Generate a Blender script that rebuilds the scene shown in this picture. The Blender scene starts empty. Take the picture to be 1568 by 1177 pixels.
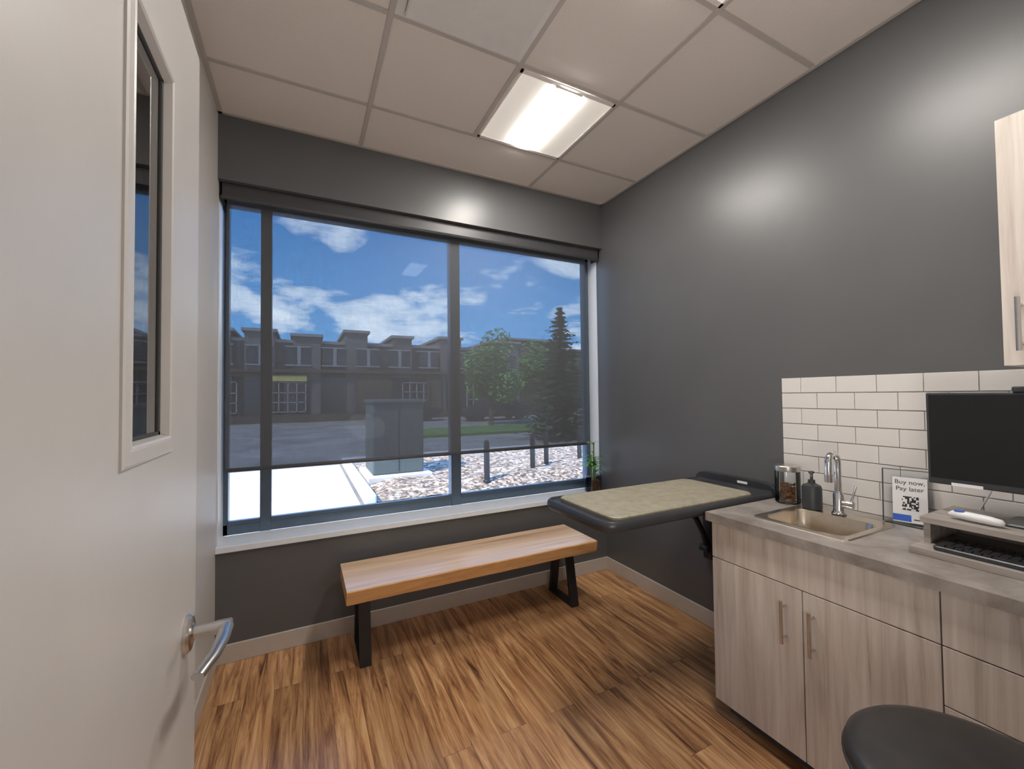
import bpy, bmesh, math, random
from mathutils import Vector, Matrix, noise
random.seed(7)
S=bpy.context.scene
try:
    S.view_settings.view_transform='Standard'
    S.view_settings.look='None'
except Exception: pass

# ------------------------------------------------------------------ materials
def new_mat(name):
    m=bpy.data.materials.new(name); m.use_nodes=True
    nt=m.node_tree; b=nt.nodes['Principled BSDF']
    return m,nt,b
def N(nt,t,**kw):
    n=nt.nodes.new(t)
    for k,v in kw.items(): setattr(n,k,v)
    return n
def ramp(nt,stops,fac=None):
    r=N(nt,'ShaderNodeValToRGB'); e=r.color_ramp.elements
    while len(e)<len(stops): e.new(0.5)
    for i,(p,c) in enumerate(stops):
        e[i].position=p; e[i].color=(c[0],c[1],c[2],1)
    if fac is not None: nt.links.new(fac,r.inputs[0])
    return r
def coords(nt,scale=(1,1,1),rot=(0,0,0)):
    tc=N(nt,'ShaderNodeTexCoord'); mp=N(nt,'ShaderNodeMapping')
    mp.inputs['Scale'].default_value=scale; mp.inputs['Rotation'].default_value=rot
    nt.links.new(tc.outputs['Object'],mp.inputs[0]); return mp.outputs[0]
def noise_t(nt,vec,scale,detail=3,rough=.5,dist=0):
    n=N(nt,'ShaderNodeTexNoise'); n.inputs['Scale'].default_value=scale
    n.inputs['Detail'].default_value=detail; n.inputs['Roughness'].default_value=rough
    n.inputs['Distortion'].default_value=dist
    nt.links.new(vec,n.inputs['Vector']); return n.outputs[0]
def bump(nt,b,h,strength=.1,dist=.002):
    n=N(nt,'ShaderNodeBump'); n.inputs['Strength'].default_value=strength; n.inputs['Distance'].default_value=dist
    nt.links.new(h,n.inputs['Height']); nt.links.new(n.outputs[0],b.inputs['Normal'])
def simple(name,col,rough=.5,metal=0,var=.06,nscale=20,bmp=0,bscale=200,coat=0,spec=.5):
    m,nt,b=new_mat(name)
    v=coords(nt); f=noise_t(nt,v,nscale)
    r=ramp(nt,[(.3,[c*(1-var) for c in col]),(.7,[min(1,c*(1+var)) for c in col])],f)
    nt.links.new(r.outputs[0],b.inputs['Base Color'])
    b.inputs['Roughness'].default_value=rough; b.inputs['Metallic'].default_value=metal
    b.inputs['Specular IOR Level'].default_value=spec
    if coat: b.inputs['Coat Weight'].default_value=coat
    if bmp: bump(nt,b,noise_t(nt,v,bscale,2),bmp,.001)
    return m
def wood(name,axis,stops,freq=30,stretch=1.6,rough=.4,dist=.6,bmp=.15,seed=0):
    m,nt,b=new_mat(name)
    sc=[freq]*3; sc[axis]=stretch
    v=coords(nt,tuple(sc))
    ad=N(nt,'ShaderNodeVectorMath',operation='ADD'); ad.inputs[1].default_value=(seed*3.1,seed*1.7,seed)
    nt.links.new(v,ad.inputs[0])
    f=noise_t(nt,ad.outputs[0],1,7,.62,dist)
    r=ramp(nt,stops,f); nt.links.new(r.outputs[0],b.inputs['Base Color'])
    b.inputs['Roughness'].default_value=rough
    bump(nt,b,f,bmp,.001)
    return m
def emis(name,col,st,base=.8):
    m,nt,b=new_mat(name)
    b.inputs['Emission Color'].default_value=(*col,1); b.inputs['Emission Strength'].default_value=st
    b.inputs['Base Color'].default_value=(base,base*.97,base*.93,1)
    return m

M={}
M['wall']=simple('paint_charcoal',(.106,.108,.111),.36,var=.03,nscale=3,bmp=.12,bscale=160,spec=.5)
M['wall_l']=simple('paint_greige',(.58,.555,.53),.45,var=.02,nscale=3,bmp=.1,bscale=160)
M['base']=simple('baseboard_vinyl',(.52,.47,.42),.45,var=.03)
M['grid']=simple('ceiling_grid_paint',(.52,.48,.45),.5,var=.02)
M['sill']=simple('sill_laminate',(.76,.80,.86),.18,var=.03)
M['frame']=simple('window_aluminium',(.13,.18,.24),.30,.6,var=.05)
M['fascia']=simple('shade_fascia',(.05,.05,.055),.4)
M['jamb_lit']=simple('jamb_daylight_tone',(.75,.78,.82),.35,var=.02)  # pale colour stands in for daylight falling on the window returns
M['black']=simple('black_powder_coat',(.018,.018,.02),.4,var=.1)
M['blackpl']=simple('black_plastic',(.035,.037,.042),.36,var=.08)
M['screen']=simple('screen_glass_dark',(.008,.009,.011),.22,var=.02)
M['steel']=simple('brushed_steel',(.62,.60,.58),.28,1,var=.05,nscale=60)
M['chrome']=simple('chrome',(.75,.75,.76),.1,1,var=.02)
M['sinksteel']=simple('sink_steel',(.68,.60,.50),.27,1,var=.06,nscale=80)
M['tile']=simple('white_ceramic',(.68,.655,.63),.14,var=.02,nscale=4)
M['grout']=simple('grout',(.45,.43,.41),.8)
M['door']=simple('door_paint',(.46,.445,.43),.36,var=.03,nscale=6,bmp=.14,bscale=90)
M['gasket']=simple('gasket',(.04,.04,.04),.6)
M['white']=simple('white_plastic',(.75,.75,.76),.3,var=.02)
M['leather']=simple('black_vinyl',(.028,.026,.026),.35,var=.15,bmp=.25,bscale=350)
M['toe']=simple('toe_kick',(.10,.10,.11),.4,.3)
M['vent']=simple('vent_paint',(.74,.72,.70),.4,var=.02)
M['reflector']=simple('troffer_reflector',(.80,.77,.73),.4,var=.01)
M['soap']=simple('soap_bottle_dark',(.035,.038,.042),.45)
M['treat']=simple('treats',(.34,.15,.05),.7,var=.5,nscale=90)
M['paper']=simple('paper',(.78,.78,.80),.5,var=.01)
M['blue']=simple('blue_print',(.03,.12,.55),.5)
M['ink']=simple('ink',(.03,.03,.05),.6)
M['concrete']=simple('concrete_walk',(.60,.57,.53),.8,var=.12,nscale=2)
M['util']=simple('utility_grey_green',(.085,.10,.095),.6)
M['bark']=simple('bark',(.08,.055,.04),.9,var=.3)
M['stalk']=simple('bamboo_stalk',(.16,.30,.06),.4)
M['leafp']=simple('bamboo_leaf',(.14,.36,.06),.45,var=.4,nscale=25)
M['leafd']=simple('tree_leaf',(.12,.23,.06),.7,var=.5,nscale=2)
M['needle']=simple('spruce_needle',(.03,.065,.045),.8,var=.5,nscale=5)
M['pebble']=simple('pebbles',(.30,.16,.09),.6,var=.5,nscale=80)
M['bldg']=simple('building_stucco',(.16,.148,.14),.9,var=.2,nscale=.3)
M['bldg2']=simple('building_brick',(.11,.08,.062),.9,var=.2,nscale=.5)
M['bldgw']=simple('building_window',(.02,.03,.045),.15,var=.2,nscale=1)
M['bldgy']=simple('building_sign_yellow',(.65,.50,.16),.6)
M['bldgl']=simple('building_trim_light',(.32,.31,.31),.8)
M['grass']=simple('grass',(.09,.17,.035),.9,var=.4,nscale=6)
M['car1']=simple('car_paint_dark',(.03,.035,.05),.25,.3)

# ceiling tile
m,nt,b=new_mat('ceiling_tile'); v=coords(nt)
f=noise_t(nt,v,260,3,.7); r=ramp(nt,[(.3,(.70,.64,.60)),(.6,(.81,.75,.70))],f)
nt.links.new(r.outputs[0],b.inputs['Base Color']); b.inputs['Roughness'].default_value=.9; bump(nt,b,f,.3,.002); M['ceil']=m
# floor planks
m,nt,b=new_mat('vinyl_plank_floor')
v=coords(nt,(1,1,1),(0,0,math.pi/2))
br=N(nt,'ShaderNodeTexBrick'); nt.links.new(v,br.inputs['Vector'])
br.offset=.37; br.inputs['Scale'].default_value=1; br.inputs['Brick Width'].default_value=1.2; br.inputs['Row Height'].default_value=.125
br.inputs['Mortar Size'].default_value=.0007; br.inputs['Mortar Smooth'].default_value=.2; br.inputs['Bias'].default_value=0
br.inputs['Color1'].default_value=(0,0,0,1); br.inputs['Color2'].default_value=(1,1,1,1); br.inputs['Mortar'].default_value=(.5,.5,.5,1)
tc=N(nt,'ShaderNodeTexCoord'); mp=N(nt,'ShaderNodeMapping'); mp.inputs['Scale'].default_value=(34,2.2,1)
nt.links.new(tc.outputs['Object'],mp.inputs[0])
sc=N(nt,'ShaderNodeVectorMath',operation='SCALE'); sc.inputs['Scale'].default_value=23
nt.links.new(br.outputs['Color'],sc.inputs[0])
ad=N(nt,'ShaderNodeVectorMath',operation='ADD'); nt.links.new(mp.outputs[0],ad.inputs[0]); nt.links.new(sc.outputs[0],ad.inputs[1])
g=noise_t(nt,ad.outputs[0],1,9,.66,.75)
r1=ramp(nt,[(.30,(.075,.034,.017)),(.39,(.25,.115,.052)),(.50,(.45,.235,.105)),(.66,(.66,.405,.205))],g)
hs=N(nt,'ShaderNodeHueSaturation'); nt.links.new(r1.outputs[0],hs.inputs['Color'])
mr=N(nt,'ShaderNodeMapRange'); mr.inputs['To Min'].default_value=.85; mr.inputs['To Max'].default_value=1.15
nt.links.new(br.outputs['Color'],mr.inputs[0]); nt.links.new(mr.outputs[0],hs.inputs['Value'])
mx=N(nt,'ShaderNodeMix',data_type='RGBA'); nt.links.new(br.outputs['Fac'],mx.inputs[0]); nt.links.new(hs.outputs[0],mx.inputs[6]); mx.inputs[7].default_value=(.10,.045,.02,1)
nt.links.new(mx.outputs[2],b.inputs['Base Color'])
rr=N(nt,'ShaderNodeMapRange'); rr.inputs['To Min'].default_value=.38; rr.inputs['To Max'].default_value=.24; nt.links.new(g,rr.inputs[0]); nt.links.new(rr.outputs[0],b.inputs['Roughness'])
bump(nt,b,g,.2,.001); M['floor']=m
M['bench']=wood('bench_wood',0,[(.28,(.40,.24,.14)),(.42,(.62,.43,.285)),(.58,(.74,.54,.375)),(.75,(.83,.64,.47))],16,1.1,.30,.8)
M['bench_edge']=wood('bench_wood_edge',0,[(.28,(.30,.13,.045)),(.42,(.54,.27,.105)),(.58,(.68,.38,.16)),(.75,(.78,.48,.23))],20,1.4,.45,.8)
CB=[(.30,(.37,.325,.285)),(.45,(.54,.485,.435)),(.6,(.63,.58,.53)),(.75,(.71,.66,.605))]
M['cab']=wood('cabinet_elm_laminate',2,CB,26,1.5,.42,.7,.05)
M['riser']=wood('riser_wood_grey',1,[(.3,(.19,.165,.145)),(.5,(.31,.275,.25)),(.7,(.40,.36,.33))],30,2,.5,.5)
# countertop
m,nt,b=new_mat('countertop_laminate'); v=coords(nt)
f=noise_t(nt,v,9,8,.65,.8); r=ramp(nt,[(.3,(.18,.155,.14)),(.5,(.275,.245,.22)),(.7,(.37,.335,.305))],f)
nt.links.new(r.outputs[0],b.inputs['Base Color']); b.inputs['Roughness'].default_value=.34; M['counter']=m
# mat
m,nt,b=new_mat('table_mat'); v=coords(nt)
f=noise_t(nt,v,24,6,.7); r=ramp(nt,[(.3,(.255,.23,.165)),(.7,(.385,.355,.27))],f)
nt.links.new(r.outputs[0],b.inputs['Base Color']); b.inputs['Roughness'].default_value=.5; bump(nt,b,noise_t(nt,v,450,2),.5,.002); M['mat']=m
# glass
def glass(name,tint=(1,1,1),mixf=.08,rough=.02):
    m,nt,b=new_mat(name); nt.nodes.remove(b); out=nt.nodes['Material Output']
    t=N(nt,'ShaderNodeBsdfTransparent'); t.inputs[0].default_value=(*tint,1)
    g=N(nt,'ShaderNodeBsdfGlossy'); g.inputs['Roughness'].default_value=rough
    fr=N(nt,'ShaderNodeFresnel'); fr.inputs[0].default_value=1.45
    ma=N(nt,'ShaderNodeMath',operation='MULTIPLY_ADD'); ma.inputs[1].default_value=1; ma.inputs[2].default_value=mixf-.04
    nt.links.new(fr.outputs[0],ma.inputs[0])
    mx=N(nt,'ShaderNodeMixShader'); nt.links.new(ma.outputs[0],mx.inputs[0]); nt.links.new(t.outputs[0],mx.inputs[1]); nt.links.new(g.outputs[0],mx.inputs[2])
    nt.links.new(mx.outputs[0],out.inputs[0]); return m
M['glass']=glass('window_glass',(.97,.99,1),.04)
M['dglass']=glass('door_glass',(.58,.60,.62),.30)
M['acryl']=glass('clear_acrylic',(.95,.965,.97),.05)
# shade fabric
m,nt,b=new_mat('solar_shade_fabric'); out=nt.nodes['Material Output']
b.inputs['Base Color'].default_value=(.085,.09,.10,1); b.inputs['Roughness'].default_value=.8
t=N(nt,'ShaderNodeBsdfTransparent'); t.inputs[0].default_value=(.84,.92,1,1)
w1=noise_t(nt,coords(nt,(240,1,10)),1,2,.6); w2=noise_t(nt,coords(nt,(9,1,280)),1,2,.6)
sm=N(nt,'ShaderNodeMath',operation='ADD'); nt.links.new(w1,sm.inputs[0]); nt.links.new(w2,sm.inputs[1])
mr=N(nt,'ShaderNodeMapRange'); mr.inputs['From Min'].default_value=.75; mr.inputs['From Max'].default_value=1.25; mr.inputs['To Min'].default_value=.155; mr.inputs['To Max'].default_value=.215
nt.links.new(sm.outputs[0],mr.inputs[0])
mx=N(nt,'ShaderNodeMixShader'); nt.links.new(mr.outputs[0],mx.inputs[0]); nt.links.new(b.outputs[0],mx.inputs[1]); nt.links.new(t.outputs[0],mx.inputs[2]); nt.links.new(mx.outputs[0],out.inputs[0]); M['shade']=m
# mulch
m,nt,b=new_mat('mulch'); v=coords(nt)
vo=N(nt,'ShaderNodeTexVoronoi'); vo.inputs['Scale'].default_value=20; nt.links.new(v,vo.inputs['Vector'])
sp=N(nt,'ShaderNodeSeparateColor'); nt.links.new(vo.outputs['Color'],sp.inputs[0])
r=ramp(nt,[(.15,(.11,.07,.045)),(.45,(.27,.19,.135)),(.75,(.41,.32,.24)),(.95,(.58,.50,.42))],sp.outputs[0]); nt.links.new(r.outputs[0],b.inputs['Base Color']); b.inputs['Roughness'].default_value=.95
M['mulch']=m
# pavement
m,nt,b=new_mat('pavement'); v=coords(nt)
f=noise_t(nt,v,.5,5,.6); r=ramp(nt,[(.35,(.16,.15,.14)),(.65,(.28,.265,.25))],f); nt.links.new(r.outputs[0],b.inputs['Base Color']); b.inputs['Roughness'].default_value=.9; M['pave']=m
# qr print
m,nt,b=new_mat('qr_print'); v=coords(nt,(160,160,160)); vm=N(nt,'ShaderNodeVectorMath',operation='FLOOR'); nt.links.new(v,vm.inputs[0])
wn=N(nt,'ShaderNodeTexWhiteNoise'); nt.links.new(vm.outputs[0],wn.inputs['Vector'])
r=ramp(nt,[(.49,(.02,.02,.03)),(.51,(.8,.8,.8))],wn.outputs['Value']); r.color_ramp.interpolation='CONSTANT'; nt.links.new(r.outputs[0],b.inputs['Base Color']); M['qr']=m
M['lens']=emis('troffer_lens',(1,.945,.88),68,.8)
M['reflector_glow']=emis('troffer_reflector_glow',(1,.90,.78),.45,.55)  # side reflectors emit weakly, standing in for light off the lens

# ------------------------------------------------------------------ mesh helpers
def link(o,parent=None):
    S.collection.objects.link(o)
    if parent is not None: o.parent=parent
    return o
def empty(name,loc=(0,0,0)):
    e=bpy.data.objects.new(name,None); e.empty_display_size=.05; link(e); return e
def obj(name,bm,mat,parent=None,smooth=False,bevel=0,segs=2,angle=35):
    bmesh.ops.recalc_face_normals(bm,faces=bm.faces[:])
    me=bpy.data.meshes.new(name); bm.to_mesh(me); bm.free()
    for mm in (mat if isinstance(mat,(list,tuple)) else [mat]): me.materials.append(mm)
    o=bpy.data.objects.new(name,me); link(o,parent)
    if smooth:
        for p in me.polygons: p.use_smooth=True
        try: me.set_sharp_from_angle(angle=math.radians(angle))
        except Exception: pass
    if bevel:
        md=o.modifiers.new('bevel','BEVEL'); md.width=bevel; md.segments=segs; md.limit_method='ANGLE'
    return o
def addbox(bm,x0,x1,y0,y1,z0,z1,mi=0):
    vs=[bm.verts.new(p) for p in ((x0,y0,z0),(x1,y0,z0),(x1,y1,z0),(x0,y1,z0),(x0,y0,z1),(x1,y0,z1),(x1,y1,z1),(x0,y1,z1))]
    for f in ((0,3,2,1),(4,5,6,7),(0,1,5,4),(1,2,6,5),(2,3,7,6),(3,0,4,7)):
        fc=bm.faces.new([vs[i] for i in f]); fc.material_index=mi
def box(name,b,mat,parent=None,bevel=0,segs=2):
    bm=bmesh.new(); addbox(bm,*b); return obj(name,bm,mat,parent,bevel=bevel,segs=segs)
def boxes(name,bl,mat,parent=None,bevel=0):
    bm=bmesh.new()
    for b in bl: addbox(bm,*b)
    return obj(name,bm,mat,parent,bevel=bevel)
def lathe(name,prof,center,mat,parent=None,seg=40,axis='Z',smooth=True,cap=True,angle=35):
    bm=bmesh.new(); rings=[]
    for (r,h) in prof:
        ring=[]
        for i in range(seg):
            a=2*math.pi*i/seg; c,s=r*math.cos(a),r*math.sin(a)
            if axis=='Z': p=(c,s,h)
            elif axis=='X': p=(h,c,s)
            else: p=(c,h,s)
            ring.append(bm.verts.new((center[0]+p[0],center[1]+p[1],center[2]+p[2])))
        rings.append(ring)
    for a,b in zip(rings,rings[1:]):
        for i in range(seg): bm.faces.new((a[i],a[(i+1)%seg],b[(i+1)%seg],b[i]))
    if cap:
        bm.faces.new(rings[0]); bm.faces.new(rings[-1])
    return obj(name,bm,mat,parent,smooth=smooth,angle=angle)
def tube(name,pts,rad,mat,parent=None,seg=14,flat=None):
    P=[Vector(p) for p in pts]; bm=bmesh.new(); rings=[]
    up=None
    for i,p in enumerate(P):
        t=(P[min(i+1,len(P)-1)]-P[max(i-1,0)]).normalized()
        if up is None:
            up=Vector((0,0,1)) if abs(t.z)<.9 else Vector((1,0,0))
        s=t.cross(up).normalized(); up=s.cross(t).normalized()
        r=rad[i] if isinstance(rad,(list,tuple)) else rad
        ring=[]
        for k in range(seg):
            a=2*math.pi*k/seg
            ring.append(bm.verts.new(p+s*math.cos(a)*r+up*math.sin(a)*r*(flat or 1)))
        rings.append(ring)
    for a,b in zip(rings,rings[1:]):
        for i in range(seg): bm.faces.new((a[i],a[(i+1)%seg],b[(i+1)%seg],b[i]))
    bm.faces.new(rings[0]); bm.faces.new(rings[-1])
    return obj(name,bm,mat,parent,smooth=True,angle=50)
def rrect(x0,x1,y0,y1,r,n=8):
    out=[]
    for cx,cy,a0 in ((x1-r,y1-r,0),(x0+r,y1-r,90),(x0+r,y0+r,180),(x1-r,y0+r,270)):
        for i in range(n+1):
            a=math.radians(a0+90*i/n); out.append((cx+r*math.cos(a),cy+r*math.sin(a)))
    return out
def stack(name,loops,mat,parent=None,bevel=0,cap0=True,cap1=True,smooth=False):
    bm=bmesh.new(); L=[[bm.verts.new(p) for p in l] for l in loops]
    n=len(L[0])
    for a,b in zip(L,L[1:]):
        for i in range(n): bm.faces.new((a[i],a[(i+1)%n],b[(i+1)%n],b[i]))
    if cap0: bm.faces.new(L[0])
    if cap1: bm.faces.new(L[-1])
    return obj(name,bm,mat,parent,bevel=bevel,smooth=smooth)

XL,XR,YB,ZC=-.4265,2.2467,2.763,3.0345
ZH,ZS=2.661,.6316
YW=2.96; YN=-1.7
# ------------------------------------------------------------------ room shell
box('floor',(XL-.1,XR+.1,YN-.1,YW+.1,-.05,0),M['floor'])
box('ceiling',(XL-.1,XR+.1,YN-.1,YW+.12,ZC,ZC+.06),M['ceil'])
box('wall_left',(XL-.12,XL,YN,YW+.1,0,ZC),M['wall_l'])
box('wall_right',(XR,XR+.12,YN,YW+.1,0,ZC),M['wall'])
boxes('wall_back',[(XL,XR,YB,YW+.1,0,ZS-.03),(XL,XR,YB,YW+.1,ZH,ZC)],M['wall'])
boxes('wall_front',[(XL,-.25,-.16,-.02,0,ZC),(.86,XR,-.16,-.02,0,ZC),(-.25,.86,-.16,-.02,2.2,ZC)],M['wall_l'])
box('wall_corridor',(XL-.12,XR+.12,YN-.12,YN,0,ZC),M['wall_l'])
bt=.012
box('baseboard_back',(XL,XR,YB-bt,YB,0,.1),M['base'],bevel=.003)
box('baseboard_left',(XL,XL+bt,0,YB-bt,0,.1),M['base'],bevel=.003)
box('baseboard_right',(XR-bt,XR,1.33,YB-bt,0,.1),M['base'],bevel=.003)
tb=[]; gw=.012
for y in (2.3417,1.7317,1.1217,.5117): tb.append((XL,XR,y-gw,y+gw,ZC-.006,ZC))
for x in (.3234,1.5434): tb.append((x-gw,x+gw,0,YB,ZC-.007,ZC))
tb.append((.9334-gw,.9334+gw,.5117,2.3417,ZC-.0065,ZC))
tb+= [(XL,XR,YB-.022,YB,ZC-.008,ZC),(XL,XL+.022,0,YB,ZC-.008,ZC),(XR-.022,XR,0,YB,ZC-.008,ZC)]
boxes('trim_ceiling_grid',tb,M['grid'],bevel=.001)
boxes('trim_door_frame',[(-.25,-.215,-.19,0.01,0,2.2),(.825,.86,-.19,.01,0,2.2),(-.25,.86,-.19,.01,2.185,2.23)],M['base'],bevel=.003)
box('trim_lit_jamb_right',(XR-.006,XR-.0005,2.845,YW-.001,ZS,ZH),M['jamb_lit'])  # added pale strip, imitates daylight through the gap beside the shade
box('trim_lit_jamb_left',(XL+.0005,XL+.006,2.80,YW-.001,ZS,ZH-.12),M['jamb_lit'])  # same added strip on the left, daylight put into its colour

# ------------------------------------------------------------------ window
win=empty('window_1')
fy0,fy1=YW,YW+.07
boxes('window_frame',[(XL,-.397,fy0,fy1,ZS,ZH),(2.205,XR,fy0,fy1,ZS,ZH),(XL,XR,fy0,fy1,ZS,.695),(XL,XR,fy0,fy1,ZH-.06,ZH),
  (-.235,-.175,fy0-.005,fy1,ZS,ZH),(.975,1.05,fy0-.005,fy1,ZS,ZH)],M['frame'],win,bevel=.003)
boxes('window_stop',[(-.397,-.235,fy0-.012,fy0+.02,.695,.715),(-.175,.975,fy0-.012,fy0+.02,.695,.715),(1.05,2.205,fy0-.012,fy0+.02,.695,.715)],M['frame'],win,bevel=.002)
box('window_pane',(XL+.02,XR-.03,fy0+.03,fy0+.036,.69,ZH-.05),M['glass'],win)
box('trim_window_sill',(XL,XR,YB-.018,YW,ZS-.035,ZS),M['sill'],bevel=.004)
# shade
sh=empty('roller_shade')
bm=bmesh.new()
x0,x1,z0,z1=-.398,2.145,1.035,2.60
vs=[bm.verts.new(p) for p in ((x0,2.868,z0),(x1,2.868,z0),(x1,2.868,z1),(x0,2.868,z1))]; bm.faces.new(vs)
obj('shade_fabric',bm,M['shade'],sh)
stack('shade_hem_bar',[[(x,2.868+dy,1.025+dz) for dy,dz in ((-.006,-.010),(.006,-.010),(.007,0),(.006,.012),(-.006,.012),(-.007,0))] for x in (x0,x1)],M['fascia'],sh)
stack('shade_fascia',[[(x,y,z) for y,z in ((2.80,2.657),(2.80,2.585),(2.806,2.572),(2.82,2.570),(2.825,2.58),(2.825,2.64),(2.90,2.64),(2.90,2.657))] for x in (XL+.008,XR-.010)],M['fascia'],sh)
lathe('shade_roller',[(.022,x0),(.022,x1)],(0,2.868,2.605),M['fascia'],sh,24,'X')
boxes('shade_bracket',[(XL+.007,XL+.015,2.80,2.90,2.57,2.657),(XR-.018,XR-.010,2.80,2.90,2.57,2.657)],M['fascia'],sh)

# ------------------------------------------------------------------ lights (troffers)
def troffer(x0,x1,y0,y1,nm='ceiling_light_troffer'):
    e=empty(nm); g=.014; z=ZC-.008
    x0+=g;x1-=g;y0+=g;y1-=g
    cx=(x0+x1)/2; w=.105
    boxes('housing_rim',[(x0,x0+.012,y0,y1,z-.006,z),(x1-.012,x1,y0,y1,z-.006,z),(x0,x1,y0,y0+.02,z-.006,z),(x0,x1,y1-.02,y1,z-.006,z)],M['reflector'],e)
    for s,nmx in ((-1,'reflector_1'),(1,'reflector_2')):
        bm=bmesh.new(); rows=[]
        for i in range(9):
            t=i/8; xx=cx+s*(w+(((x1-x0)/2-.012)-w)*t); zz=z-.001-.004*math.sin(math.pi*t)
            rows.append([bm.verts.new((xx,yy,zz)) for yy in (y0+.02,y1-.02)])
        for a,b in zip(rows,rows[1:]): bm.faces.new((a[0],a[1],b[1],b[0]))
        obj(nmx,bm,M['reflector_glow'],e,smooth=True)
    prof=[(-w,-.002),(-w*.8,-.011),(-w*.4,-.015),(0,-.016),(w*.4,-.015),(w*.8,-.011),(w,-.002)]
    stack('lens',[[(cx+a,yy,z+b) for a,b in prof] for yy in (y0+.03,y1-.03)],M['lens'],e)
    boxes('lens_end_cap',[(cx-w*.8,cx+w*.8,y0+.02,y0+.03,z-.010,z),(cx-w*.8,cx+w*.8,y1-.03,y1-.02,z-.010,z)],M['reflector'],e,bevel=.002)
    return e
troffer(.9334,1.5434,1.7317,2.3417)
troffer(.9334,1.5434,.5117,1.1217)
troffer(.0,.61,-1.1,-.49)  # unseen corridor fixture, added to light the door face
# supply diffuser
d=empty('ceiling_air_diffuser')
dx0,dx1,dy0,dy1=.335,.921,1.135,1.720
def pyr(a,b,z0,z1):
    L=lambda m,z:[(dx0+m,dy0+m,z),(dx1-m,dy0+m,z),(dx1-m,dy1-m,z),(dx0+m,dy1-m,z)]
    return [L(a,z0),L(b,z1)]
stack('diffuser_collar',pyr(0,.035,ZC-.008,ZC-.014)+pyr(.045,.055,ZC-.002,ZC-.001),M['vent'],d,cap0=False)
stack('diffuser_plaque',pyr(.055,.035,ZC-.014,ZC-.030)+[pyr(.04,.04,ZC-.038,0)[0]],M['vent'],d)

# ------------------------------------------------------------------ door leaf
dr=empty('door_1')
DX=-.2; DY0,DY1=.03,1.08; DZ=2.165; t=.045
gy0,gy1,gz0,gz1=.69,.866,1.377,1.972
bm=bmesh.new()
for b in ((DX-t,DX,DY0,gy0,.012,DZ),(DX-t,DX,gy1,DY1,.012,DZ),(DX-t,DX,gy0,gy1,.012,gz0),(DX-t,DX,gy0,gy1,gz1,DZ)): addbox(bm,*b)
bmesh.ops.remove_doubles(bm,verts=bm.verts[:],dist=1e-5)
obj('door_leaf',bm,M['door'],dr)
def lite_frame(nm,xs,s):
    P=[(-.024,0.0),(-.024,.003),(-.020,.005),(-.004,.005),(.000,.006),(.003,.004),(.006,-.008),(.008,-.008)]
    loops=[]
    for off,h in P:
        y0,y1,z0,z1=gy0+off,gy1-off,gz0+off,gz1-off
        loops.append([(xs+s*h,y,z) for y,z in ((y0,z0),(y1,z0),(y1,z1),(y0,z1))])
    stack(nm,loops,M['door'],dr,cap0=False,cap1=False)
lite_frame('lite_frame_1',DX,1); lite_frame('lite_frame_2',DX-t,-1)
boxes('lite_gasket',[(DX-.013,DX-.0075,gy0,gy0+.010,gz0,gz1),(DX-.013,DX-.0075,gy1-.014,gy1,gz0,gz1),(DX-.013,DX-.0075,gy0,gy1,gz0,gz0+.011),(DX-.013,DX-.0075,gy0,gy1,gz1-.011,gz1)],M['gasket'],dr)
box('lite_pane',(DX-.014,DX-.010,gy0,gy1,gz0,gz1),M['dglass'],dr)
hy,hz=1.0,.992
lathe('handle_rose',[(.034,0),(.034,.006),(.030,.010),(.018,.011),(.014,.014)],(DX,hy,hz),M['steel'],dr,40,'X')
lathe('handle_neck',[(.012,.01),(.011,.035),(.013,.05),(.013,.072),(.010,.075)],(DX,hy,hz),M['steel'],dr,24,'X')
pts=[(DX+.062,hy+.012,hz),(DX+.066,hy-.01,hz+.002),(DX+.066,hy-.06,hz+.003),(DX+.060,hy-.11,hz+.001),(DX+.047,hy-.155,hz-.003)]
tube('handle_lever',pts,[.010,.0125,.012,.011,.010],M['steel'],dr,16,flat=.75)
boxes('latch_plate',[(DX-.035,DX-.010,DY1-.0005,DY1+.0015,hz-.055,hz+.055)],M['steel'],dr)
lathe('hinge_1',[(.008,-.05),(.008,.05)],(DX+.002,DY0-.006,.3),M['steel'],dr,16)
lathe('hinge_2',[(.008,-.05),(.008,.05)],(DX+.002,DY0-.006,1.9),M['steel'],dr,16)

# ------------------------------------------------------------------ bench
be=empty('live_edge_bench')
bm=bmesh.new(); nx=60; secs=[]
for i in range(nx+1):
    x=.195+(1.755-.195)*i/nx
    f0=2.262+.010*noise.noise(Vector((x*2.2,0,1)))+.004*noise.noise(Vector((x*11,0,3)))
    b0=2.665+.008*noise.noise(Vector((x*2.2,5,1)))
    zt,zb=.462,.386
    pr=[(f0+.004,zt),(f0-.001,zt-.006),(f0+.004+.006*noise.noise(Vector((x*6,2,2))),zt-.038),(f0+.010,zb+.004),(f0+.016,zb),(b0-.012,zb),(b0-.004,zb+.01),(b0,zt-.02),(b0-.003,zt)]
    secs.append([bm.verts.new((x,a,c)) for a,c in pr])
for a,b in zip(secs,secs[1:]):
    n=len(a)
    for k in range(n):
        fc=bm.faces.new((a[k],a[(k+1)%n],b[(k+1)%n],b[k])); fc.material_index=0 if k==n-1 else 1
bm.faces.new(secs[0]).material_index=1; bm.faces.new(secs[-1]).material_index=1
obj('seat_slab',bm,[M['bench'],M['bench_edge']],be,smooth=True,angle=30)
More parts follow.
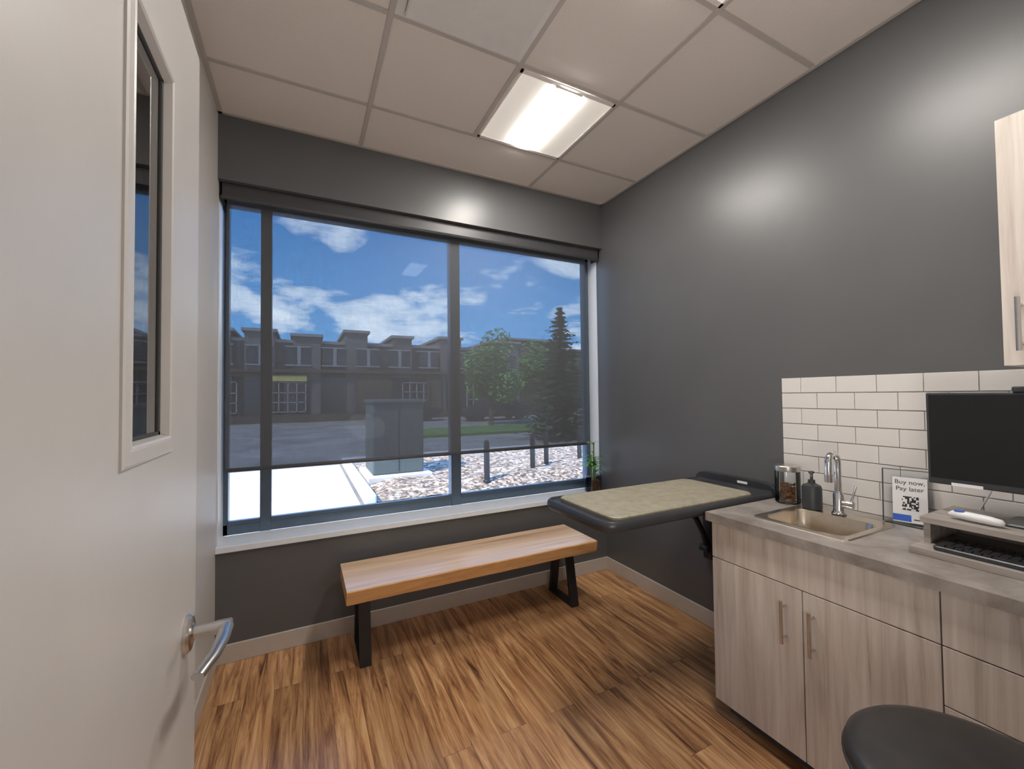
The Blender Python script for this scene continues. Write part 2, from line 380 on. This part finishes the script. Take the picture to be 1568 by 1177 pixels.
for k,(xa,xb) in enumerate(((.27,.33),(1.62,1.68))):
    out=[(2.37,0),(2.67,0),(2.60,.386),(2.44,.386)]
    inn=[(2.37+.030,.012),(2.67-.030,.012),(2.60-.019,.374),(2.44+.019,.374)]
    bm=bmesh.new()
    O=[[bm.verts.new((x,y,z)) for y,z in out] for x in (xa,xb)]; I=[[bm.verts.new((x,y,z)) for y,z in inn] for x in (xa,xb)]
    for i in range(4):
        j=(i+1)%4
        bm.faces.new((O[0][i],O[0][j],O[1][j],O[1][i])); bm.faces.new((I[0][i],I[1][i],I[1][j],I[0][j]))
        bm.faces.new((O[0][i],I[0][i],I[0][j],O[0][j])); bm.faces.new((O[1][i],O[1][j],I[1][j],I[1][i]))
    obj('leg_%d'%(k+1),bm,M['black'],be,bevel=.002)

# ------------------------------------------------------------------ exam table
et=empty('fold_down_exam_table')
tx0,tx1,ty0,ty1=1.075,2.205,1.325,1.825
def rl(m,z,r=.07): return [(x,y,z) for x,y in rrect(tx0+m,tx1-m*.3,ty0+m,ty1-m,max(.012,r-m))]
stack('table_tray',[rl(.035,.872),rl(.012,.876),rl(.003,.886),rl(0,.900),rl(.003,.914),rl(.010,.921),rl(.018,.922),rl(.024,.914),rl(.032,.912)],M['blackpl'],et,smooth=True)
def ml(m,z): return [(x,y,z) for x,y in rrect(1.145+m,2.06-m,1.360+m,1.790-m,.045)]
stack('table_mat',[ml(0,.9125),ml(0,.924),ml(.004,.928)],M['mat'],et)
prof=[(1.345,.868),(1.345,.905),(1.352,.932),(1.375,.950),(1.42,.957),(1.60,.959),(1.77,.957),(1.815,.950),(1.838,.932),(1.845,.905),(1.845,.868)]
stack('back_board',[[(x,y,z) for y,z in prof] for x in (2.2085,2.246)],M['blackpl'],et,bevel=.004)
box('back_label',(2.2075,2.2085,1.50,1.56,.928,.941),M['paper'],et)
for k,yy in enumerate((1.42,1.78)):
    pts=[(2.215,yy,.50),(2.19,yy,.58),(2.13,yy,.68),(2.04,yy,.775),(1.93,yy,.835),(1.80,yy,.868)]
    tube('support_arm_%d'%(k+1),pts,.017,M['black'],et,12)
    box('wall_plate_%d'%(k+1),(2.222,2.2465,yy-.03,yy+.03,.42,.87),M['black'],et,bevel=.004)
    lathe('pivot_%d'%(k+1),[(.022,-.028),(.022,.028)],(2.205,yy,.49),M['black'],et,24,'Y')

# ------------------------------------------------------------------ base cabinet + counter
cb=empty('base_cabinet')
CX=1.657; CY1=1.3; CY0=.0; XB=XR-.003
boxes('carcass',[(CX+.0195,XB,CY1-.018,CY1,.08,.862),(CX+.0195,XB,CY0,CY0+.018,.08,.862),(CX+.0195,XB,CY0,CY1,.08,.098),(CX+.0195,CX+.035,CY0,CY1,.09,.70)],M['cab'],cb)
box('toe_kick',(CX+.07,CX+.085,CY0,CY1-.02,0,.08),M['toe'],cb)
g=.0018; fx=(CX,CX+.019)
boxes('false_front',[(fx[0],fx[1],.543+g,CY1,.703,.860)],M['cab'],cb,bevel=.001)
M['cab2']=wood('cabinet_elm_laminate_b',2,CB,26,1.5,.42,.7,.05,seed=4)
M['cab3']=wood('cabinet_elm_laminate_c',2,CB,26,1.5,.42,.7,.05,seed=9)
box('cabinet_door_1',(*fx,.922+g,CY1,.075,.699),M['cab2'],cb,bevel=.001)
box('cabinet_door_2',(*fx,.543+g,.922-g,.075,.699),M['cab'],cb,bevel=.001)
box('drawer_1',(*fx,.0,.543-g,.703,.860),M['cab3'],cb,bevel=.001)
box('drawer_2',(*fx,.0,.543-g,.532,.699),M['cab2'],cb,bevel=.001)
box('drawer_3',(*fx,.0,.543-g,.305,.528),M['cab'],cb,bevel=.001)
box('drawer_4',(*fx,.0,.543-g,.075,.301),M['cab3'],cb,bevel=.001)
def bar(nm,p0,p1,off,par):
    a,b_=Vector(p0),Vector(p1); dr_=(b_-a).normalized()
    tube(nm+'_bar',[a,b_],.006,M['steel'],par,16)
    for i,q in enumerate((a+dr_*.022,b_-dr_*.022)):
        tube(nm+'_post%d'%i,[q,q+Vector((off,0,0))],.0045,M['steel'],par,12)
bar('door_pull_1',(CX-.032,.982,.485),(CX-.032,.982,.645),.032,cb)
bar('door_pull_2',(CX-.032,.884,.485),(CX-.032,.884,.645),.032,cb)
bar('drawer_pull_1',(CX-.032,.19,.785),(CX-.032,.35,.785),.032,cb)
bar('drawer_pull_2',(CX-.032,.22,.62),(CX-.032,.38,.62),.032,cb)
bar('drawer_pull_3',(CX-.032,.19,.42),(CX-.032,.35,.42),.032,cb)
bar('drawer_pull_4',(CX-.032,.19,.2),(CX-.032,.35,.2),.032,cb)
ct=empty('countertop')
sx0,sx1,sy0,sy1=1.765,2.065,.83,1.155
KX=1.637
bm=bmesh.new()
for b in ((KX,sx0,CY0,1.318,.862,.90),(sx1,XR-.011,CY0,1.318,.862,.90),(sx0,sx1,CY0,sy0,.862,.90),(sx0,sx1,sy1,1.318,.862,.90)): addbox(bm,*b)
bmesh.ops.remove_doubles(bm,verts=bm.verts[:],dist=1e-5)
obj('counter_slab',bm,M['counter'],ct)
sk=empty('drop_in_sink')
def sl2(a,b,c,d_,z,r): return [(x,y,z) for x,y in rrect(a,b,c,d_,r)]
stack('sink_basin',[sl2(1.748,2.125,.812,1.172,.9005,.025),sl2(1.750,2.123,.814,1.170,.905,.025),sl2(1.762,2.112,.826,1.158,.906,.03),
  sl2(1.775,2.055,.84,1.145,.904,.05),sl2(1.778,2.052,.843,1.142,.898,.05),sl2(1.786,2.044,.851,1.134,.775,.05),sl2(1.80,2.03,.865,1.12,.758,.05),sl2(1.88,1.95,.95,1.03,.752,.03)],M['sinksteel'],sk,cap0=False,smooth=True)
lathe('sink_drain',[(.035,.0),(.035,.003),(.026,.003),(.024,.0)],(1.915,.99,.753),M['chrome'],sk,32)
fa=empty('gooseneck_faucet')
fxx,fyy=2.088,1.0
lathe('faucet_base',[(.027,0),(.027,.006),(.022,.012),(.020,.02),(.020,.085),(.017,.092),(.014,.10)],(fxx,fyy,.9065),M['chrome'],fa,32)
rg=.036
pts=[(fxx,fyy,.99),(fxx,fyy,1.10)]+[(fxx-rg+rg*math.cos(math.radians(a)),fyy,1.135+rg*math.sin(math.radians(a))) for a in range(0,181,15)]+[(fxx-2*rg,fyy,1.11),(fxx-2*rg,fyy,1.075)]
tube('faucet_spout',pts,.013,M['chrome'],fa,18)
lathe('faucet_aerator',[(.0145,0),(.0155,.03)],(fxx-2*rg,fyy,1.052),M['chrome'],fa,24)
tube('faucet_side_valve',[(fxx,fyy-.018,.955),(fxx,fyy-.055,.955)],.015,M['chrome'],fa,20)
tube('faucet_lever',[(fxx,fyy-.045,.962),(fxx+.004,fyy-.052,.99),(fxx+.01,fyy-.060,1.035)],[.005,.0045,.004],M['chrome'],fa,12)
# backsplash
bs=empty('subway_tile_backsplash')
box('grout_bed',(XR-.005,XR-.0005,0,1.3164,.9005,1.509),M['grout'],bs)
bm=bmesh.new(); tw,th,gp=.1524,.0762,.0022
row=0; zt=1.5118
while zt>.91:
    z1=zt-gp/2; z0=max(zt-th+gp/2,.901)
    y=1.3164; first=.166 if row%2 else .094
    ye=y-first
    while y>.0:
        addbox(bm,XR-.011,XR-.004,max(ye+gp/2,0.0),y-gp/2,z0,z1)
        y=ye; ye=y-tw-gp
        if ye<0: ye=0
        if y<=.002: break
    zt-=th+.0018; row+=1
obj('tiles',bm,M['tile'],bs,bevel=.0015)

uc=empty('upper_cabinet')
box('upper_carcass',(1.937,XR-.001,-.015,.4635,1.513,2.274),M['cab'],uc)
box('upper_door',(1.9167,1.936,-.015,.4635,1.513,2.274),M['cab3'],uc,bevel=.001)
bar('upper_pull',(1.885,.425,1.555),(1.885,.425,1.715),.032,uc)

# ------------------------------------------------------------------ counter objects
ja=empty('glass_treat_jar'); jc=(2.125,1.235,.9)
lathe('jar_glass',[(.050,.001),(.054,.006),(.054,.155),(.052,.157),(.051,.15),(.051,.008)],jc,M['acryl'],ja,40)
lathe('jar_lid',[(.055,.155),(.056,.160),(.056,.178),(.052,.182)],jc,M['steel'],ja,40)
bm=bmesh.new()
for i in range(110):
    a=random.uniform(0,6.28); r=.040*math.sqrt(random.random()); z=.912+.08*random.random()
    mt=Matrix.Translation((jc[0]+r*math.cos(a),jc[1]+r*math.sin(a),z))@Matrix.Rotation(random.uniform(0,3),4,Vector((random.random(),random.random(),1)).normalized())@Matrix.Diagonal((1.4,.8,.6,1))
    bmesh.ops.create_icosphere(bm,subdivisions=1,radius=.009,matrix=mt)
obj('jar_treats',bm,M['treat'],ja,smooth=True)
so=empty('soap_pump_bottle'); sc_=(2.085,1.105,.9065)
lathe('soap_body',[(.036,0),(.039,.004),(.039,.095),(.035,.106),(.022,.112),(.016,.116)],sc_,M['soap'],so,40)
lathe('pump_collar',[(.014,.114),(.014,.130),(.006,.132),(.006,.158),(.011,.160),(.011,.168),(.008,.170)],sc_,M['blackpl'],so,24)
tube('pump_nozzle',[(2.085,1.105,.9065+.164),(2.045,1.085,.9065+.165),(2.034,1.08,.9065+.156)],.0045,M['blackpl'],so,12)
# acrylic sign
sg=empty('counter_sign_holder')
sa=Vector((2.165,.875,.9015)); sb=Vector((2.205,.735,.9015)); ey=(sb-sa).normalized(); W=(sb-sa).length
lean=Vector((.10,.03,1)).normalized(); H=.215; nrm=ey.cross(lean).normalized()
if nrm.x>0: nrm=-nrm
def quadbox(nm,u0,u1,v0,v1,n0,n1,mat):
    L=[[sa+ey*u+lean*v+nrm*n for u,v in ((u0,v0),(u1,v0),(u1,v1),(u0,v1))] for n in (n0,n1)]
    return stack(nm,L,mat,sg)
quadbox('acrylic_back',0,W,0,H,-.003,.0,M['acryl'])
quadbox('acrylic_edge_left',-.002,.002,0,H,-.004,.003,M['blackpl'])
quadbox('acrylic_edge_top',0,W,H-.002,H+.001,-.004,.003,M['blackpl'])
quadbox('sign_card',.030,W-.012,.006,H-.03,.0008,.002,M['paper'])
quadbox('sign_qr',.058,.108,.055,.110,.0021,.0026,M['qr'])
quadbox('sign_band',.030,.085,.010,.036,.0021,.0026,M['blue'])
quadbox('sign_text_line',.092,.125,.018,.022,.0021,.0026,M['ink'])
rotm=Matrix((ey,lean,nrm)).transposed().to_4x4()
for tx,vv in (('Buy now,',.158),('Pay later',.132)):
    cu=bpy.data.curves.new('sign_text','FONT'); cu.body=tx; cu.size=.024; cu.align_x='CENTER'
    o=bpy.data.objects.new('sign_text',cu); link(o,sg); cu.materials.append(M['ink'])
    o.matrix_world=Matrix.Translation(sa+ey*(W/2+.009)+lean*vv+nrm*.0027)@rotm
box('sign_foot',(2.15,2.225,.745,.865,.9002,.9032),M['acryl'],sg)
# monitor riser
ri=empty('monitor_riser_shelf')
boxes('riser_slab_bottom',[(1.815,2.16,.05,.668,.9005,.922)],M['riser'],ri,bevel=.001)
boxes('riser_slab_top',[(1.885,2.16,.05,.662,.992,1.012)],M['riser'],ri,bevel=.001)
boxes('riser_side',[(1.90,2.15,.640,.658,.922,.992),(1.90,2.15,.055,.073,.922,.992)],M['riser'],ri,bevel=.001)
box('riser_back',(2.14,2.15,.07,.64,.922,.992),M['riser'],ri)
kb=empty('computer_keyboard')
stack('keyboard_body',[[(x,y,z) for x,y in rrect(1.832+m,1.975-m,.155+m,.615-m,.01)] for m,z in ((.002,.9225),(0,.926),(0,.934),(.003,.937))],M['blackpl'],kb)
bm=bmesh.new()
for r_ in range(6):
    y=.605
    kx=1.962-r_*.0205 if r_==0 else 1.958-r_*.0205
    while y>.175:
        w=.0175
        if r_==5 and .35<y<.50: w=.105
        if r_ in(2,3,4) and y>.59: w=.026
        addbox(bm,kx-.0165,kx,y-w,y,.937,.942); y-=w+.0028
obj('keyboard_keys',bm,M['black'],kb,bevel=.001)
mo=empty('computer_monitor')
my0,my1,mz0,mz1,mx=.13,.675,1.112,1.432,2.0
box('monitor_shell',(mx,mx+.028,my0,my1,mz0,mz1),M['blackpl'],mo,bevel=.004)
box('monitor_screen',(mx-.001,mx+.001,my0+.008,my1-.008,mz0+.022,mz1-.008),M['screen'],mo)
box('monitor_back',(mx+.026,mx+.055,.26,.54,1.17,1.37),M['blackpl'],mo,bevel=.008)
box('monitor_label',(mx-.0012,mx,.540,.615,mz0-.0,mz0+.010),M['paper'],mo)
box('stand_post',(mx+.045,mx+.07,.365,.440,1.02,1.25),M['blackpl'],mo,bevel=.004)
stack('stand_foot',[[(x,y,z) for x,y in rrect(1.965+m,2.125-m,.30+m,.50-m,.02)] for m,z in ((0,1.0125),(0,1.018),(.004,1.022))],M['blackpl'],mo)
box('webcam',(mx-.005,mx+.02,.42,.47,mz1,mz1+.018),M['blackpl'],mo,bevel=.004)
th_=empty('handheld_thermometer')
tube('thermometer_body',[(1.945,.605,1.026),(1.94,.595,1.029),(1.935,.56,1.030),(1.93,.51,1.029),(1.928,.485,1.027),(1.927,.478,1.025)],[.006,.013,.0165,.016,.013,.006],M['white'],th_,20,flat=.85)
box('thermometer_button',(1.926,1.938,.565,.59,1.040,1.0445),M['blue'],th_,bevel=.002)
cbv=empty('monitor_cable')
tube('cable',[(2.17,.56,1.10),(2.175,.60,1.0),(2.18,.64,.93),(2.17,.69,.906),(2.12,.73,.905),(2.06,.70,.905)],.003,M['white'],cbv,8)

# ------------------------------------------------------------------ stool
st=empty('round_swivel_stool'); sx,sy,sz=1.222,.347,.655
prof=[(.15,-.075),(.200,-.070),(.215,-.055),(.220,-.03),(.217,-.010),(.206,.0),(.188,.004),(.12,.006),(.05,.006),(.005,.006)]
lathe('stool_seat',prof,(sx,sy,sz),M['leather'],st,64,angle=60)
lathe('seat_piping',[(.2195,-.036),(.2235,-.033),(.2235,-.029),(.2195,-.026)],(sx,sy,sz),M['leather'],st,64,cap=False)
lathe('seat_plate',[(.09,-.09),(.09,-.076)],(sx,sy,sz),M['steel'],st,32)
lathe('gas_post',[(.026,.10),(.026,.34),(.014,.345),(.014,.57)],(sx,sy,0),M['chrome'],st,32)
lathe('base_hub',[(.035,.07),(.04,.075),(.04,.10),(.028,.115)],(sx,sy,0),M['blackpl'],st,32)
for k in range(5):
    a=2*math.pi*k/5+.3; c,s=math.cos(a),math.sin(a)
    tube('base_leg_%d'%(k+1),[(sx+.02*c,sy+.02*s,.09),(sx+.12*c,sy+.12*s,.085),(sx+.25*c,sy+.25*s,.07)],[.018,.016,.012],M['blackpl'],st,12)
    lathe('caster_%d'%(k+1),[(.018,-.012),(.026,-.009),(.026,.009),(.018,.012)],(sx+.245*c,sy+.245*s,.026),M['blackpl'],st,24,'Y')
    tube('caster_stem_%d'%(k+1),[(sx+.245*c,sy+.245*s,.07),(sx+.245*c,sy+.245*s,.03)],.006,M['steel'],st,8)

# ------------------------------------------------------------------ plant in glass vase
pl=empty('lucky_bamboo_plant'); pc=(2.150,2.81,ZS)
bx=lambda m,z:[(pc[0]+a,pc[1]+b,ZS+z) for a,b in rrect(-.05+m,.05-m,-.05+m,.05-m,.008)]
stack('vase_glass',[bx(0,.001),bx(0,.14),bx(.003,.14),bx(.003,.008)],M['acryl'],pl)
stack('vase_pebbles',[bx(.005,.008),bx(.005,.095)],M['pebble'],pl)
bm=bmesh.new()
for i in range(70):
    bmesh.ops.create_icosphere(bm,subdivisions=1,radius=.007,matrix=Matrix.Translation((pc[0]+random.uniform(-.038,.038),pc[1]+random.uniform(-.038,.038),ZS+.097+random.uniform(-.004,.004))))
obj('vase_pebbles_top',bm,M['pebble'],pl,smooth=True)
bm=bmesh.new()
stalks=[(-.015,.0,.31),(.012,.006,.40),(.008,-.016,.27)]
for i,(a,b,h) in enumerate(stalks):
    tube('bamboo_stalk_%d'%(i+1),[(pc[0]+a,pc[1]+b,ZS+.02),(pc[0]+a*1.1,pc[1]+b,ZS+h*.5),(pc[0]+a*1.4,pc[1]+b,ZS+h)],.006,M['stalk'],pl,10)
    for k in range(16):
        z=ZS+h*(.55+.45*random.random()); an=random.uniform(0,6.28); L=random.uniform(.07,.12); base=Vector((pc[0]+a*1.2,pc[1]+b,z))
        dv=Vector((math.cos(an),math.sin(an),0))
        if base.x+dv.x*L>XR-.012: dv.x=-abs(dv.x)
        if base.y+dv.y*L>2.855: dv.y*=-.6
        sd=Vector((-dv.y,dv.x,0)).normalized(); prev=None
        for q in range(6):
            tt=q/5; p=base+dv*L*tt+Vector((0,0,L*(.95*tt-.8*tt*tt))); w=.010*math.sin(math.pi*min(1,tt*.93+.07))+.0004
            cur=(bm.verts.new(p-sd*w),bm.verts.new(p+sd*w))
            if prev: bm.faces.new((prev[0],prev[1],cur[1],cur[0]))
            prev=cur
obj('bamboo_leaves',bm,M['leafp'],pl,smooth=True)

# ------------------------------------------------------------------ exterior
GZ=-.15
box('ground_pavement',(-60,80,3.1,70,GZ-.2,GZ),M['pave'])
box('ground_sidewalk',(-25,30,3.1,6.25,GZ,GZ+.02),M['concrete'])
box('ground_parking_apron',(-25,.75,6.25,10.5,GZ,GZ+.015),M['concrete'])
bm=bmesh.new()
bmesh.ops.create_grid(bm,x_segments=70,y_segments=40,size=1)
for v in bm.verts:
    x=.96+(v.co.x+1)/2*11; y=6.4+(v.co.y+1)/2*3.88
    ed=min(1,(min(x-.95,y-6.4,10.3-y)/.5))
    v.co=Vector((x,y,GZ+.03+.10*max(0,ed)+.05*noise.noise(Vector((x*3,y*3,0)))))
obj('ground_mulch_bed',bm,M['mulch'],None)
box('curb',(.80,.95,6.3,10.3,GZ,GZ+.17),M['concrete'],bevel=.02)
box('curb.001',(.80,5.8,10.3,10.45,GZ,GZ+.17),M['concrete'],bevel=.02)
box('ground_lawn',(3,40,15.5,19,GZ,GZ+.1),M['grass'])
ub=empty('utility_transformer_box')
box('transformer_pad',(1.0,2.15,7.6,8.9,GZ+.02,GZ+.18),M['concrete'],ub,bevel=.02)
box('transformer_cabinet',(1.10,2.02,7.75,8.7,GZ+.18,1.34),M['util'],ub,bevel=.03)
box('transformer_lid',(1.07,2.05,7.70,8.74,1.30,1.38),M['util'],ub,bevel=.03)
boxes('transformer_door_seam',[(1.555,1.565,7.742,7.752,.08,1.25)],M['ink'],ub)
for k,(x,y) in enumerate(((2.85,6.7),(4.1,7.3),(4.6,7.6),(5.6,7.8))):
    e=empty('bollard_post')
    lathe('post',[(.05,0),(.05,.70),(.035,.75),(.005,.765)],(x,y,GZ+.05),M['black'],e,20)
    lathe('post_collar',[(.07,.0),(.07,.06),(.05,.08)],(x,y,GZ+.05),M['black'],e,20)
bd=empty('retail_building')
BY=30
TW=((-12,-9,5.6),(-6.5,-3.9,5.45),(-3.2,-1.6,5.5),(-.6,1.0,5.3),(2.5,3.9,5.7),(5.6,6.9,5.5),(9.0,10.6,5.6),(13,15.5,5.5))
bm=bmesh.new()
addbox(bm,-40,15.5,BY,BY+12,GZ,5.0)
for x0,x1,h in TW: addbox(bm,x0,x1,BY-.35,BY+6,GZ,h)
obj('facade',bm,M['bldg'],bd)
bm=bmesh.new()
for x0,x1,h in TW: addbox(bm,x0-.15,x1+.15,BY-.5,BY+6,h,h+.18)
addbox(bm,-40,15.5,BY-.15,BY,4.9,5.1)
obj('cornice',bm,M['bldgl'],bd)
boxes('canopy',[(-40,15.5,BY-.6,BY,3.0,3.2)],M['bldg2'],bd)
bm=bmesh.new(); fr_=[]; x=-20
while x<15:
    addbox(bm,x,x+1.5,BY-.38,BY+.1,.3,2.7); addbox(bm,x+.1,x+.75,BY-.38,BY+.1,3.5,4.6); addbox(bm,x+.95,x+1.5,BY-.38,BY+.1,3.5,4.6)
    fr_.append((x+.05,x+1.55,BY-.42,BY-.36,3.42,3.5)); fr_.append((x+.05,x+1.55,BY-.42,BY-.36,4.6,4.68)); fr_.append((x+.75,x+.95,BY-.42,BY-.36,3.5,4.6))
    x+=2.1
obj('shopfront_windows',bm,M['bldgw'],bd)
boxes('window_surrounds',fr_,M['bldgl'],bd)
boxes('brick_base',[(-40,15.5,BY-.4,BY,GZ,.35),(-9,-2.2,BY-.42,BY,2.7,3.0),(3.2,5.5,BY-.45,BY,.35,3.0),(8,9,BY-.45,BY,.35,3.0)],M['bldg2'],bd)
boxes('shop_sign',[(-1.9,.2,BY-.5,BY-.3,2.45,2.8)],M['bldgy'],bd)
mu=[]
for xs in (-5.6,-1.9,6.2,11.0):
    mu+=[(xs+i*.5,xs+.06+i*.5,BY-.45,BY-.3,.5,2.4) for i in range(5)]+[(xs,xs+2.06,BY-.45,BY-.3,z,z+.05) for z in (.5,1.1,1.7,2.35)]
boxes('shop_mullions',mu,M['bldgl'],bd)
bd2=empty('apartment_block')
boxes('block_body',[(16,60,38,50,GZ,6.2),(18,24,37.6,50,GZ,7.0),(32,38,37.6,50,GZ,7.2)],M['bldg2'],bd2)
boxes('block_parapet',[(15.8,60,37.8,50,6.2,6.4),(17.8,24.2,37.4,50,7.0,7.2)],M['bldgl'],bd2)
def car(x,y,name='parked_car'):
    e=empty(name)
    pr=[(-2.2,.25),(-2.25,.65),(-1.9,.85),(-1.2,.92),(-.6,1.42),(.9,1.45),(1.5,.98),(2.15,.88),(2.25,.6),(2.2,.25)]
    stack('car_body',[[(x+a,y+b,GZ+z) for a,z in pr] for b in (-.85,.85)],M['car1'],e,bevel=.06)
    pw=[(-1.05,.93),(-.55,1.36),(.82,1.38),(1.3,.96)]
    stack('car_windows',[[(x+a,y+b,GZ+z) for a,z in pw] for b in (-.87,.87)],M['bldgw'],e)
    for i,(a,b) in enumerate(((-1.4,-.8),(1.4,-.8),(-1.4,.8),(1.4,.8))):
        lathe('wheel_%d'%(i+1),[(.2,-.1),(.33,-.1),(.33,.1),(.2,.1)],(x+a,y+b,GZ+.33),M['black'],e,24,'Y')
car(5.5,26.5); car(-9,27); car(11,24.5)
def spruce(x,y,h,r,name='spruce_tree'):
    e=empty(name)
    lathe('trunk',[(.12,0),(.03,h*.95)],(x,y,GZ),M['bark'],e,12)
    bm=bmesh.new(); n=30
    for i in range(n):
        t=i/(n-1); z=GZ+.35+(h-.4)*t; rr=r*(1-t)**.85+.10; nb=int(18-9*t)
        for k in range(nb):
            a=2*math.pi*(k+random.random()*.8)/nb; L=rr*random.uniform(.55,1.2)
            for q in range(7):
                tt=(q+.5)/7; c=Vector((x+math.cos(a)*L*tt,y+math.sin(a)*L*tt,z-.30*L*tt+.16*L*tt*tt+random.uniform(-.04,.04)))
                s=(.11+.07*(1-tt))*(.5+.5*(1-t))*1.25
                for w in range(2):
                    an=random.uniform(0,6.28); u=Vector((math.cos(an),math.sin(an),random.uniform(-.6,.5)))*s; v2=Vector((-math.sin(an),math.cos(an),random.uniform(-.5,.5)))*s*.4
                    bm.faces.new([bm.verts.new(c+u),bm.verts.new(c+v2),bm.verts.new(c-u),bm.verts.new(c-v2)])
    obj('needles',bm,M['needle'],e)
spruce(8.2,12.5,4.7,1.5)
def leafy(x,y,h,r,name='deciduous_tree',nl=3500):
    e=empty(name)
    lathe('trunk',[(.14,0),(.07,h*.6)],(x,y,GZ),M['bark'],e,10)
    bm=bmesh.new(); cs=[(x+random.uniform(-.5,.5)*r,y+random.uniform(-.5,.5)*r,GZ+h*random.uniform(.35,.85),r*random.uniform(.4,.65)) for _ in range(9)]
    for i in range(nl):
        cx,cy,cz,cr=random.choice(cs); dv=Vector((random.gauss(0,1),random.gauss(0,1),random.gauss(0,1))).normalized()*cr*random.uniform(.6,1)
        c=Vector((cx,cy,cz))+dv; s=.11
        u=Vector((random.gauss(0,1),random.gauss(0,1),random.gauss(0,1))).normalized()*s; v2=u.orthogonal().normalized()*s*.6
        bm.faces.new([bm.verts.new(c+u),bm.verts.new(c+v2),bm.verts.new(c-u),bm.verts.new(c-v2)])
    obj('leaves',bm,M['leafd'],e)
leafy(9.0,20.5,5.2,1.9); leafy(12.9,21.5,4.6,2.0); leafy(17,20.5,4.8,2.2)

# ------------------------------------------------------------------ world + sun
w=bpy.data.worlds.new('sky'); S.world=w; w.use_nodes=True; nt=w.node_tree
bg=nt.nodes['Background']; tc=N(nt,'ShaderNodeTexCoord')
sp=N(nt,'ShaderNodeSeparateXYZ'); nt.links.new(tc.outputs['Generated'],sp.inputs[0])
gr=ramp(nt,[(0,(.25,.25,.26)),(.02,(.30,.50,.75)),(.12,(.11,.32,.62)),(.35,(.04,.19,.47)),(1,(.02,.12,.40))],sp.outputs['Z'])
mxz=N(nt,'ShaderNodeMath',operation='ADD'); mxz.inputs[1].default_value=.25; nt.links.new(sp.outputs['Z'],mxz.inputs[0])
dvx=N(nt,'ShaderNodeMath',operation='DIVIDE'); dvy=N(nt,'ShaderNodeMath',operation='DIVIDE')
nt.links.new(sp.outputs['X'],dvx.inputs[0]); nt.links.new(mxz.outputs[0],dvx.inputs[1]); nt.links.new(sp.outputs['Y'],dvy.inputs[0]); nt.links.new(mxz.outputs[0],dvy.inputs[1])
cm=N(nt,'ShaderNodeCombineXYZ'); nt.links.new(dvx.outputs[0],cm.inputs[0]); nt.links.new(dvy.outputs[0],cm.inputs[1])
cm.inputs[2].default_value=1.7
cf=noise_t(nt,cm.outputs[0],2.1,8,.55,.15)
lo=N(nt,'ShaderNodeMapRange'); nt.links.new(sp.outputs['Z'],lo.inputs[0]); lo.inputs['From Min'].default_value=.05; lo.inputs['From Max'].default_value=.55; lo.inputs['To Min'].default_value=.085; lo.inputs['To Max'].default_value=-.01
ad=N(nt,'ShaderNodeMath',operation='ADD'); nt.links.new(cf,ad.inputs[0]); nt.links.new(lo.outputs[0],ad.inputs[1])
cr=ramp(nt,[(.54,(0,0,0)),(.61,(.55,.55,.55)),(.72,(.95,.95,.95))],ad.outputs[0])
mx=N(nt,'ShaderNodeMix',data_type='RGBA'); nt.links.new(cr.outputs[0],mx.inputs[0]); nt.links.new(gr.outputs[0],mx.inputs[6]); mx.inputs[7].default_value=(.80,.84,.90,1)
nt.links.new(mx.outputs[2],bg.inputs[0]); bg.inputs[1].default_value=5.2
sl_=bpy.data.lights.new('sun','SUN'); sl_.energy=7.5; sl_.angle=.01; sl_.color=(1,.94,.84)
so_=bpy.data.objects.new('sun',sl_); link(so_)
dirv=Vector((.8,.35,-1)).normalized(); so_.rotation_euler=dirv.to_track_quat('-Z','Y').to_euler()
so_.location=(0,0,12)
# out-of-frame fill lamp, added to brighten the ceiling
fl=bpy.data.lights.new('ceiling_fill','AREA'); fl.shape='DISK'; fl.size=.5; fl.energy=9.5; fl.color=(1,.94,.88)
fo=bpy.data.objects.new('ceiling_fill',fl); link(fo); fo.location=(.75,.12,1.05); fo.rotation_euler=Vector((.10,.8,1)).to_track_quat('-Z','Y').to_euler()

# ------------------------------------------------------------------ camera
yaw,pi_,ro=map(math.radians,(26.6082,1.4268,.6289))
F=Vector((math.sin(yaw)*math.cos(pi_),math.cos(yaw)*math.cos(pi_),math.sin(pi_)))
r_=Vector((math.cos(yaw),-math.sin(yaw),0)); u_=r_.cross(F)
Rv=r_*math.cos(ro)-u_*math.sin(ro); Uv=r_*math.sin(ro)+u_*math.cos(ro)
cam=bpy.data.cameras.new('camera'); co=bpy.data.objects.new('camera',cam); link(co)
mw=Matrix((Rv,Uv,-F)).transposed().to_4x4(); mw.translation=(0,0,1.4408); co.matrix_world=mw
cam.sensor_width=36; cam.lens=36*637.79/1568; cam.clip_start=.02; cam.clip_end=300
S.camera=co
